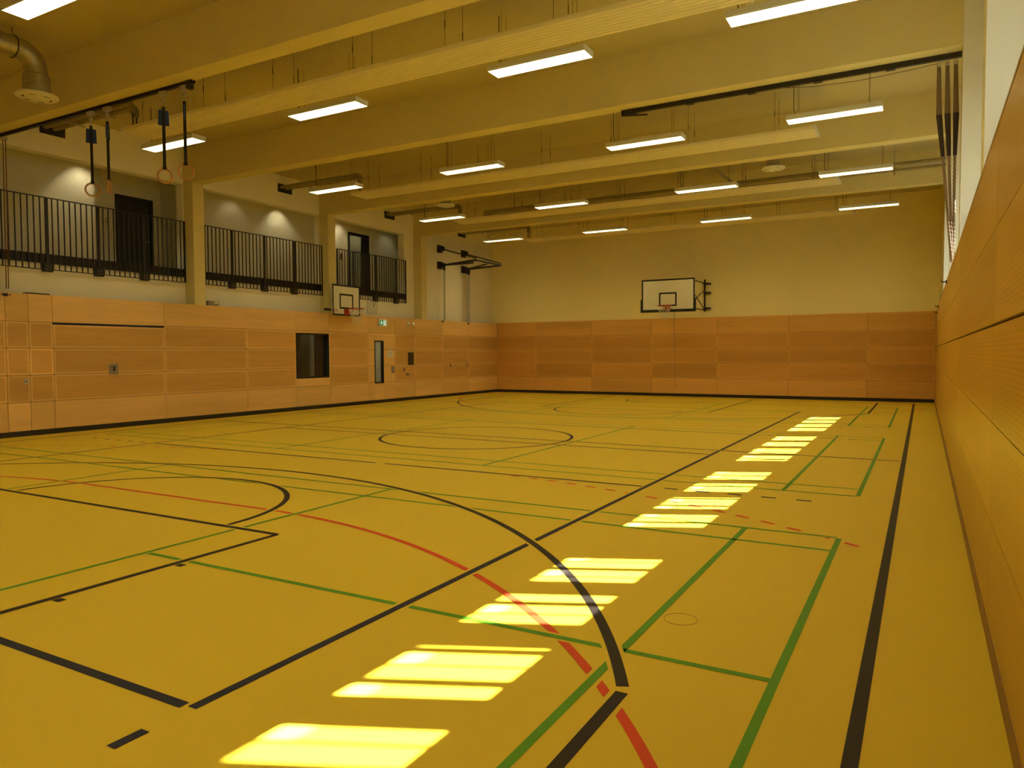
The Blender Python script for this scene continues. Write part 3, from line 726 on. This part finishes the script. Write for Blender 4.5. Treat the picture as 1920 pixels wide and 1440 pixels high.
MB().bar((10.3, 18.925, ZB-.08), (10.75, 18.925, ZB-.13), .02, .02).build('end_bracket', 'black', t)
MB().tube([(12.9, 18.925, 5.52), (13.3, 18.935, 5.47), (13.9, 18.945, 5.45), (14.5, 18.935, 5.47), (14.95, 18.925, 5.50)], .004, 6).build('pull_cord', 'black', t)

def ring_set(x, face, lab, padface=None):
    y = 14.435
    t = thing('gymnastic_ring', (x, y, 4.28), lab, 'gymnastic ring', 'wooden rings hanging on black straps')
    mb = MB(); mb.box((x-.07, y-.03, 5.49), (x+.07, y+.03, 5.552)); mb.tube([(x-.04, y-.04, 5.522), (x-.04, y+.04, 5.522)], .025, 10); mb.tube([(x+.04, y-.04, 5.522), (x+.04, y+.04, 5.522)], .025, 10); mb.build('trolley', 'steel2', t)
    mb = MB(); mb.torus((x, y, 5.465), .03, .006, (1, 0, 0), 20, 6); mb.box((x-.025, y-.02, 5.40), (x+.025, y+.02, 5.45)); mb.torus((x, y, 5.36), .035, .005, (0, 1, 0), 20, 6); mb.build('swivel_hook', 'steel2', t)
    d = Vector((math.cos(face), math.sin(face), 0)); n = Vector((-d.y, d.x, 0))
    dp = Vector((math.cos(padface or face), math.sin(padface or face), 0))
    def flat(w_, h0, h1, th, ww=None, d=d):
        n = Vector((-d.y, d.x, 0)); mb = MB(); ww = ww or w_; c = Vector((x, y, 0))
        P = lambda a, b, z: tuple(c+d*a+n*b+Vector((0, 0, z)))
        for (b) in (-th, th): pass
        V = [P(-w_, -th, h0), P(w_, -th, h0), P(w_, th, h0), P(-w_, th, h0), P(-ww, -th, h1), P(ww, -th, h1), P(ww, th, h1), P(-ww, th, h1)]
        k = len(mb.v); mb.v += V
        for q in ((0, 3, 2, 1), (4, 5, 6, 7), (0, 1, 5, 4), (1, 2, 6, 5), (2, 3, 7, 6), (3, 0, 4, 7)): mb.f.append(q); mb.mi.append(0); mb.t.append(0)
        return mb
    flat(0.08, 5.04, 5.27, .014, .07, dp).build('blue_cover', 'pad', t, bevel=.012)
    flat(.021, 4.385, 5.32, .016).build('strap', 'strap', t)
    flat(.028, 4.375, 4.42, .02).build('strap_loop', 'strap', t)
    MB().torus((x, y, 4.28), .103, .0145, tuple(n), 44, 10).build('ring', 'ringwood', t, smooth=True)
cf = yaw
ring_set(2.76, 1.03, 'wooden gymnastic ring on a black strap, leftmost of the four')
ring_set(3.21, 2.30, 'wooden gymnastic ring seen nearly edge on, second of the four from the left')
ring_set(4.62, 1.1, 'wooden gymnastic ring on a broad black strap, third of the four from the left')
ring_set(5.11, .85, 'wooden gymnastic ring on a black strap, rightmost of the four', 2.45)

def rope(pts, r, lab, sleeve=None, name='climbing_rope', grp='ropes gathered at the right pier'):
    t = thing(name, pts[-1], lab, 'rope', grp)
    P = [Vector(p) for p in pts]; mb = MB()
    if sleeve:
        MB().tube([P[0], P[1]], [r*1.3, r*1.9], 10).build('webbing_belt', 'ropebelt', t, smooth=True)
        e = P[1]+(P[2]-P[1])*.62; MB().tube([P[1]-Vector((0, 0, .0)), e], [r*2.0, r*1.3], 10).build('leather_sleeve', 'ropecover', t, smooth=True)
    Q = P[1:] if sleeve else P
    # three twisted strands
    L = sum((Q[i+1]-Q[i]).length for i in range(len(Q)-1)); n = int(L/.025)
    def at(s):
        for i in range(len(Q)-1):
            l = (Q[i+1]-Q[i]).length
            if s <= l or i == len(Q)-2: return Q[i]+(Q[i+1]-Q[i])*min(1, s/l)
            s -= l
    for k in range(3):
        pp = []
        for i in range(n+1):
            c = at(L*i/n); a = 2*PI*k/3+i*.025*2*PI/.16; pp.append(c+Vector((math.cos(a), math.sin(a), 0))*r*.5)
        mb.tube(pp, r*.55, 6)
    mb.build('strands', 'rope' if sleeve else 'redrope', t, smooth=True)
    MB().box(P[0]-Vector((.03, .03, 0)), P[0]+Vector((.03, .03, .06))).build('roller', 'steel2', t)
for k, (xt, lab) in enumerate(((14.90, 'hanging climbing rope with dark sleeve by the right pier, leftmost of three'), (15.00, 'hanging climbing rope with dark sleeve by the right pier, middle of three'), (15.10, 'hanging climbing rope with dark sleeve by the right pier, rightmost of three'))):
    rope([(xt, 18.93, 5.44), (xt+.012, 18.95, 4.80), (xt+(15.10-xt)*.45+.01, 19.05, 3.9), (15.10+.012*k, 19.15+.05*k, 2.80)], .019, lab, True)
rope([(.14, 14.435, 5.47), (.12, 14.43, 4.0), (.08, 14.435, 2.78)], .009, 'thin twisted rope hanging at the far left, in front of the gallery railing', None, 'hanging_rope', 'ropes at the left edge')
rope([(.05, 14.435, 5.47), (.04, 14.43, 4.0), (.0, 14.435, 2.78)], .009, 'thin twisted rope at the very left edge of the picture', None, 'hanging_rope', 'ropes at the left edge')
# rope hooks on top of the wood
def hook(x, y, z, lab, dx):
    t = thing('rope_hook', (x, y, z), lab, 'hook', 'small black hooks along the top of the panelling')
    MB().box((x, y-.04, z-.025), (x+dx*.02, y+.04, z+.025)).build('base_plate', 'black', t)
    mb = MB(); mb.tube([(x+dx*.02, y, z), (x+dx*.07, y, z), (x+dx*.08, y, z+.03)], .008, 8); mb.tube([(x+dx*.04, y-.08, z), (x+dx*.04, y+.08, z)], .008, 8); mb.build('hook_arm', 'black', t)
hook(XL, 14.53, 2.69, 'black hook at the top of the panelling at the far left, below the hanging ropes', 1)
hook(XL, 28.86, 2.70, 'black hook under the left pole of the folding wall frame', 1)
hook(XL, 30.56, 2.68, 'black hook under the right pole of the folding wall frame', 1)
hook(XR, 21.28, 2.70, 'largest black hook on the top edge of the right wall panelling', -1)
hook(XR, 28.9, 2.70, 'tiny black hook on the right wall panelling near the back corner, upper one', -1)
hook(XR, 31.2, 2.66, 'tiny black hook in the back right corner, lowest one', -1)

# ------------------------------------------------------------ basketball hoops
def net_mesh(c, R, z0, z1, r1, n=12, rows=5, th=.004):
    mb = MB()
    def P(i, j):
        fz = j/rows; rr = R+(r1-R)*min(1, fz*1.35); a = 2*PI*(i+.5*(j % 2))/n; return (c[0]+rr*math.cos(a), c[1]+rr*math.sin(a), z0+(z1-z0)*fz)
    for j in range(rows):
        for i in range(n):
            if j % 2 == 0: mb.tube([P(i, j), P(i, j+1)], th, 4, False); mb.tube([P(i, j), P(i-1, j+1)], th, 4, False)
            else: mb.tube([P(i, j), P(i, j+1)], th, 4, False); mb.tube([P(i, j), P(i+1, j+1)], th, 4, False)
    return mb
def hoop(name, c, facing, W, H, z0, rimz, label, padded, iw, ih):
    """facing: unit vector out of the board; c = board centre at floor level on its front plane"""
    F = Vector(facing); U = Vector((0, 0, 1)); R_ = F.cross(U)   # right when looking along -F
    o = Vector((c[0], c[1], 0))
    def P(a, b, d): return tuple(o+R_*a+U*b+F*d)
    def slab(mb, a0, a1, b0, b1, d0, d1):
        p = P(a0, b0, d0); q = P(a1, b1, d1); mb.box(p, q); return mb
    t = thing(name, (c[0], c[1], z0), label, 'basketball hoop', 'basketball hoops')
    slab(MB(), -W/2, W/2, z0, z0+H, -.03, 0).build('backboard', 'board', t, bevel=.004)
    mb = MB(); e = .05; d = .0015
    for a0, a1, b0, b1 in ((-W/2, W/2, z0, z0+e), (-W/2, W/2, z0+H-e, z0+H), (-W/2, -W/2+e, z0+e, z0+H-e), (W/2-e, W/2, z0+e, z0+H-e)): slab(mb, a0, a1, b0, b1, 0, d)
    i0 = rimz if padded else rimz+.0
    for a0, a1, b0, b1 in ((-iw/2, iw/2, i0, i0+e), (-iw/2, iw/2, i0+ih-e, i0+ih), (-iw/2, -iw/2+e, i0+e, i0+ih-e), (iw/2-e, iw/2, i0+e, i0+ih-e)): slab(mb, a0, a1, b0, b1, 0, d)
    mb.build('board_markings', 'bmark', t)
    if padded:
        mb = MB(); slab(mb, -W/2-.03, W/2+.03, z0-.03, z0+.06, -.05, .025); slab(mb, -W/2-.035, -W/2+.012, z0-.03, z0+.40, -.05, .025); slab(mb, W/2-.012, W/2+.035, z0-.03, z0+.40, -.05, .025)
        mb.build('edge_padding', 'bmark', t, bevel=.015)
    rc = o+F*(.15+.225)+U*rimz
    mb = MB(); mb.torus(tuple(rc), .228, .010, (0, 0, 1), 44, 8)
    slab(mb, -.11, .11, rimz-.17, rimz+.01, .002, .014); slab(mb, -.05, .05, rimz-.012, rimz+.008, .01, .16)
    mb.bar(P(-.09, rimz-.15, .01), P(-.12, rimz-.01, .20), .012, .012); mb.bar(P(.09, rimz-.15, .01), P(.12, rimz-.01, .20), .012, .012)
    mb.build('rim', 'red', t, smooth=False)
    net_mesh(rc, .226, rimz-.01, rimz-.42, .12, th=.0045).build('net', 'net', t)
    return t, P, slab, o
# back hoop
t, P, slab, o = hoop('basketball_hoop', (7.455, 30.65), (0, -1, 0), 1.78, 1.05, 2.91, 3.07, 'large white backboard with padded lower edge and red rim on the back wall', True, .59, .45)
mb = MB(); yb = 30.70
for sx in (6.75, 8.12):
    mb.bar((sx, YB+.02, 2.98), (sx, YB+.02, 4.08), .05, .05)
for zz in (3.95, 3.02):
    for sx in (6.75, 8.12): mb.bar((sx, yb, zz), (sx, YB+.02, zz), .03, .03)
mb.bar((6.6, yb+.02, 3.85), (8.3, yb+.02, 3.85), .04, .04); mb.bar((6.6, yb+.02, 3.1), (8.3, yb+.02, 3.1), .04, .04)
for sx in (6.75, 8.12): mb.bar((sx, yb, 3.02), (sx, YB+.02, 3.75), .022, .022); mb.bar((sx, yb, 3.75), (sx, YB+.02, 3.02), .022, .022); mb.bar((sx, yb+.02, 2.95), (sx, yb+.02, 3.95), .04, .04)
mb.build('swing_frame', 'black', t)
for zz in (3.93, 3.62, 3.08):
    mb = MB(); mb.box((8.08, YB-.03, zz-.035), (8.32, YB+.068, zz+.035)); mb.build('wall_bracket', 'black', t)
    mb = MB(); mb.tube([(8.27, YB-.03, zz), (8.27, YB-.038, zz)], .016, 10); mb.build('bolt', 'steel2', t)
mb = MB(); mb.tube([(6.72, 30.648, 3.0), (6.70, 30.648, 3.0)], .004, 4)
for a, b in ((8.02, 8.08), (8.09, 8.12)): mb.box((a, 30.646, 3.035), (b, 30.6485, 3.042))
mb.box((8.10, 30.646, 3.028), (8.14, 30.6485, 3.034)); mb.box((7.98, 30.646, 3.02), (8.0, 30.6485, 3.035)); mb.build('maker_mark', 'red', t)
MB().tube([(7.66, 30.72, 2.95), (7.665, 30.72, 1.5), (7.69, 30.72, .42)], .007, 8).build('crank_rod', 'grey', t)
# left hoop
t, P, slab, o = hoop('basketball_hoop', (-.02, 23.62), (1, 0, 0), 1.18, .90, 2.67, 2.87, 'small white practice backboard with red rim on the left wall, below the far gallery bay', False, .58, .44)
mb = MB()
for yy in (23.25, 24.0): mb.bar((-.05, yy, 3.12), (-.56, yy, 3.12), .04, .04); mb.bar((-.05, yy, 2.82), (-.56, yy, 2.82), .04, .04); mb.bar((-.05, yy, 3.12), (-.56, yy, 2.82), .03, .03)
mb.bar((-.07, 22.9, 2.82), (-.07, 24.1, 2.82), .045, .045); mb.bar((-.07, 23.1, 3.12), (-.07, 24.1, 3.12), .04, .04)
mb.box((-.10, 22.78, 2.79), (-.03, 22.95, 2.86)); mb.build('mounting_frame', 'black', t)
mb = MB(); mb.torus((-.017, 23.15, 2.81), .055, .006, (1, 0, 0), 28, 6); mb.bar((-.016, 23.11, 2.77), (-.016, 23.19, 2.85), .008, .004); mb.build('prohibition_mark', 'red', t)

# ------------------------------------------------------------ folding wall frame, upper left wall
t = thing('folding_wall_frame', (XU, 29.9, 4.75), 'black folding gymnastics frame jutting from the upper left wall near the back corner', 'gym frame')
ya, yb_ = 29.15, 30.72
for y in (ya, yb_):
    for z in (5.33, 4.74):
        b = MB().box((XU, y-.11, z-.13), (XU+.10, y+.11, z+.13)); b.box((XU+.10, y-.05, z-.08), (XU+.24, y+.05, z+.08)); b.build('wall_bracket', 'black', t, bevel=.006)
tipA, tipB = (1.00, ya, 4.83), (1.12, yb_, 4.80)
for y, tip in ((ya, tipA), (yb_, tipB)):
    MB().bar((XU+.2, y, 5.31), (tip[0], tip[1], tip[2]+.07), .042, .042).build('tie_bar', 'black', t)
    MB().bar((XU+.2, y, 4.74), tip, .06, .06).build('arm', 'black', t)
MB().bar((XU+.2, ya+.03, 4.74), (.55, (ya+yb_)/2-.2, 4.83), .052, .052).build('brace', 'black', t)
MB().bar((XU+.2, yb_-.03, 4.74), (.75, (ya+yb_)/2+.35, 4.82), .052, .052).build('brace', 'black', t)
MB().bar(tipA, tipB, .05, .05).build('cross_bar', 'black', t)
for tip in (tipA, tipB): MB().tube([(tip[0], tip[1], tip[2]-.03), (tip[0], tip[1], tip[2]+.10)], .02, 10).build('joint_pin', 'steel2' if tip is tipB else 'black', t)
for k, (y, x) in enumerate(((ya+.03, -.36), (yb_-.02, -.36), (yb_+.12, -.36))):
    MB().tube([(x, y, ZW+.0), (x, y, 4.75)], .034, 12).build('guide_pole', 'steel2', t, smooth=True)
    MB().tube([(x, y, 4.55), (x, y, 4.80)], .042, 12).build('pole_clamp', 'black', t)

# ------------------------------------------------------------ small things on the walls
# clock
t = thing('wall_clock', (XU, 25.42, 2.87), 'square white wall clock with black hands above the exit sign', 'clock')
y0, y1, z0, z1 = 25.17, 25.65, 2.86, 3.24
MB().box((XU, y0, z0), (XU+.06, y1, z1)).build('case', 'white', t, bevel=.008)
MB().box((XU+.06, y0+.02, z0+.02), (XU+.063, y1-.02, z1-.02)).build('dial', 'clock', t)
cy_, cz_ = (y0+y1)/2, (z0+z1)/2; mb = MB()
for k in range(12):
    a = k*PI/6; d = Vector((0, math.sin(a), math.cos(a))); c = Vector((XU+.064, cy_, cz_)); mb.bar(c+d*.135, c+d*.165, .016, .002, up=(1, 0, 0))
mb.build('hour_marks', 'black', t)
for a, l, nm in ((.05, .13, 'hour_hand'), (.68, .155, 'minute_hand')):
    c = Vector((XU+.066, cy_, cz_)); d = Vector((0, math.sin(a), math.cos(a))); MB().bar(c-d*.02, c+d*l, .014, .002, up=(1, 0, 0)).build(nm, 'black', t)
# exit sign: down arrow and running figure
t = thing('exit_sign', (XL, 25.5, 2.42), 'green and white emergency exit sign above the narrow-glass door', 'sign')
y0, y1, z0, z1 = 25.29, 25.71, 2.42, 2.655
MB().box((XL, y0, z0), (XL+.05, y1, z1)).build('case', 'white', t, bevel=.005)
MB().box((XL+.05, y0+.05, z0+.035), (XL+.053, y1-.05, z1-.035)).build('green_face', 'green', t)
X = XL+.0545; c = y0+.125; mb = MB()
def pf(pts): mb.face([(X, a, b) for a, b in pts])
zc_ = (z0+z1)/2
pf([(c-.018, zc_+.06), (c-.018, zc_), (c+.018, zc_), (c+.018, zc_+.06)]); pf([(c-.05, zc_+.005), (c, zc_-.06), (c+.05, zc_+.005)])
mb.build('down_arrow', 'signw', t)
mb = MB(); pf([(y0+.22, z0+.045), (y0+.345, z0+.045), (y0+.345, z1-.045), (y0+.22, z1-.045)]); dr = mb.build('doorway', 'signw', t)
X = XL+.056; mb = MB(); q = y0+.285
pf([(q-.012, zc_+.04), (q+.012, zc_+.04), (q+.012, zc_+.062), (q-.012, zc_+.062)]); pf([(q-.02, zc_-.01), (q+.008, zc_-.01), (q+.022, zc_+.035), (q-.012, zc_+.035)])
pf([(q-.015, zc_-.01), (q-.045, zc_-.05), (q-.03, zc_-.055), (q+.002, zc_-.012)]); pf([(q, zc_-.01), (q+.03, zc_-.03), (q+.02, zc_-.062), (q+.035, zc_-.062), (q+.045, zc_-.025), (q+.012, zc_+.002)])
pf([(q+.012, zc_+.03), (q+.05, zc_+.01), (q+.048, zc_), (q+.01, zc_+.015)]); mb.build('running_figure', 'green', t)
# paper notice
t = thing('paper_notice', (XL, 25.9, 1.44), 'sheet of paper taped to the door beside its narrow glass', 'notice')
MB().box((XL+.0005, 25.75, 1.44), (XL+.002, 26.05, 1.65)).build('sheet', 'paper', t); MB().box((XL+.0005, 25.87, 1.64), (XL+.003, 25.91, 1.72)).build('tape', 'board', t)
mb = MB()
for k in range(5): mb.box((XL+.002, 25.80, 1.60-.025*k), (XL+.0025, 25.98-.02*(k % 2), 1.605-.025*k))
mb.build('text_lines', 'grey', t)
def plate(y0, y1, z0, z1, m_, name, lab, cat, d=.02, extra=None):
    t = thing(name, (XL, y0, z0), lab, cat); MB().box((XL, y0, z0), (XL+d, y1, z1)).build('body', m_, t, bevel=.003)
    if extra: extra(t)
def slots(t):
    mb = MB()
    for k in range(6): mb.box((XL+.012, 26.87, 1.22+.055*k), (XL+.0225, 27.10, 1.24+.055*k))
    mb.build('slat', 'black', t)
plate(26.84, 27.13, 1.18, 1.60, 'dgrey', 'wall_grille', 'dark upright grille box right of the narrow-glass door', 'grille', .02, slots)
def keyh(t): MB().box((XL+.02, 26.59, 1.0), (XL+.024, 26.62, 1.04)).build('button', 'black', t)
plate(26.57, 26.66, .97, 1.09, 'grey', 'switch_plate', 'small grey switch plate low on the wood, right of the door', 'switch', .02, keyh)
def flap(t): MB().box((XL+.02, 26.73, .84), (XL+.03, 26.86, .865)).build('flap', 'black', t)
plate(26.72, 26.87, .84, .90, 'grey', 'wall_socket', 'small grey socket with black lower edge below the grille box', 'socket', .02, flap)
for y, lab in ((29.32, 'small upright recessed pull in the left panelling, left of two near the corner'), (30.45, 'small upright recessed pull in the left panelling, right of two near the corner')):
    t = thing('recessed_pull', (XL, y, 1.1), lab, 'handle', 'recessed pulls in the panelling')
    MB().box((XL, y, 1.06), (XL+.006, y+.07, 1.19)).build('plate', 'grey', t); MB().box((XL+.006, y+.02, 1.10), (XL+.014, y+.05, 1.15)).build('grip', 'black', t)
for y, lab in ((26.83, 'round beige lamp on the wood right of the exit sign, left one of the pair'), (27.10, 'round beige lamp on the wood right of the exit sign, right one of the pair')):
    t = thing('round_lamp', (XL, y, 2.54), lab, 'lamp', 'pair of round beige lamps')
    mb = MB(); mb.tube([(XL, y, 2.54), (XL+.03, y, 2.54)], .04, 16); mb.build('base', 'grey', t)
    mb = MB(); pr = [(XL+.03+.06*math.sin(a), y, 2.54) for a in [PI/2*i/6 for i in range(7)]]; mb.tube(pr, [.075*math.cos(PI/2*i/6)+.001 for i in range(7)], 20); mb.build('dome', 'board', t, smooth=True)
t = thing('floor_socket', (XL, 14.84, 1.06), 'round metal lock plate in the panelling at the far left', 'lock plate')
MB().tube([(XL, 14.85, 1.05), (XL+.008, 14.85, 1.05)], .05, 24).build('disc', 'steel2', t); MB().box((XL+.008, 14.83, 1.04), (XL+.012, 14.87, 1.06)).build('key_slot', 'black', t)
t.name = 'lock_plate'
t = thing('control_box', (XU, 19.35, ZW), 'small grey box with a light label on the ledge right of the first pier', 'box')
MB().box((-.50, 19.12, ZW-.01), (-.36, 19.42, ZW+.12)).build('case', 'grey', t, bevel=.006); MB().box((-.36, 19.28, ZW+.055), (-.357, 19.39, ZW+.105)).build('label', 'paper', t)
tag(MB().box((-.40, 14.92, ZW-.01), (-.26, 15.35, ZW+.022)).build('flat_bar', 'dgrey'), 'thin dark bar lying on the panelling ledge at the far left', 'bar')

# sensor dot on the second beam
# ------------------------------------------------------------ ground outside, under the windows
struct(MB().box((XW+.4, -20, -.4), (60, 60, -.3)).build('floor_outside', 'concrete'))
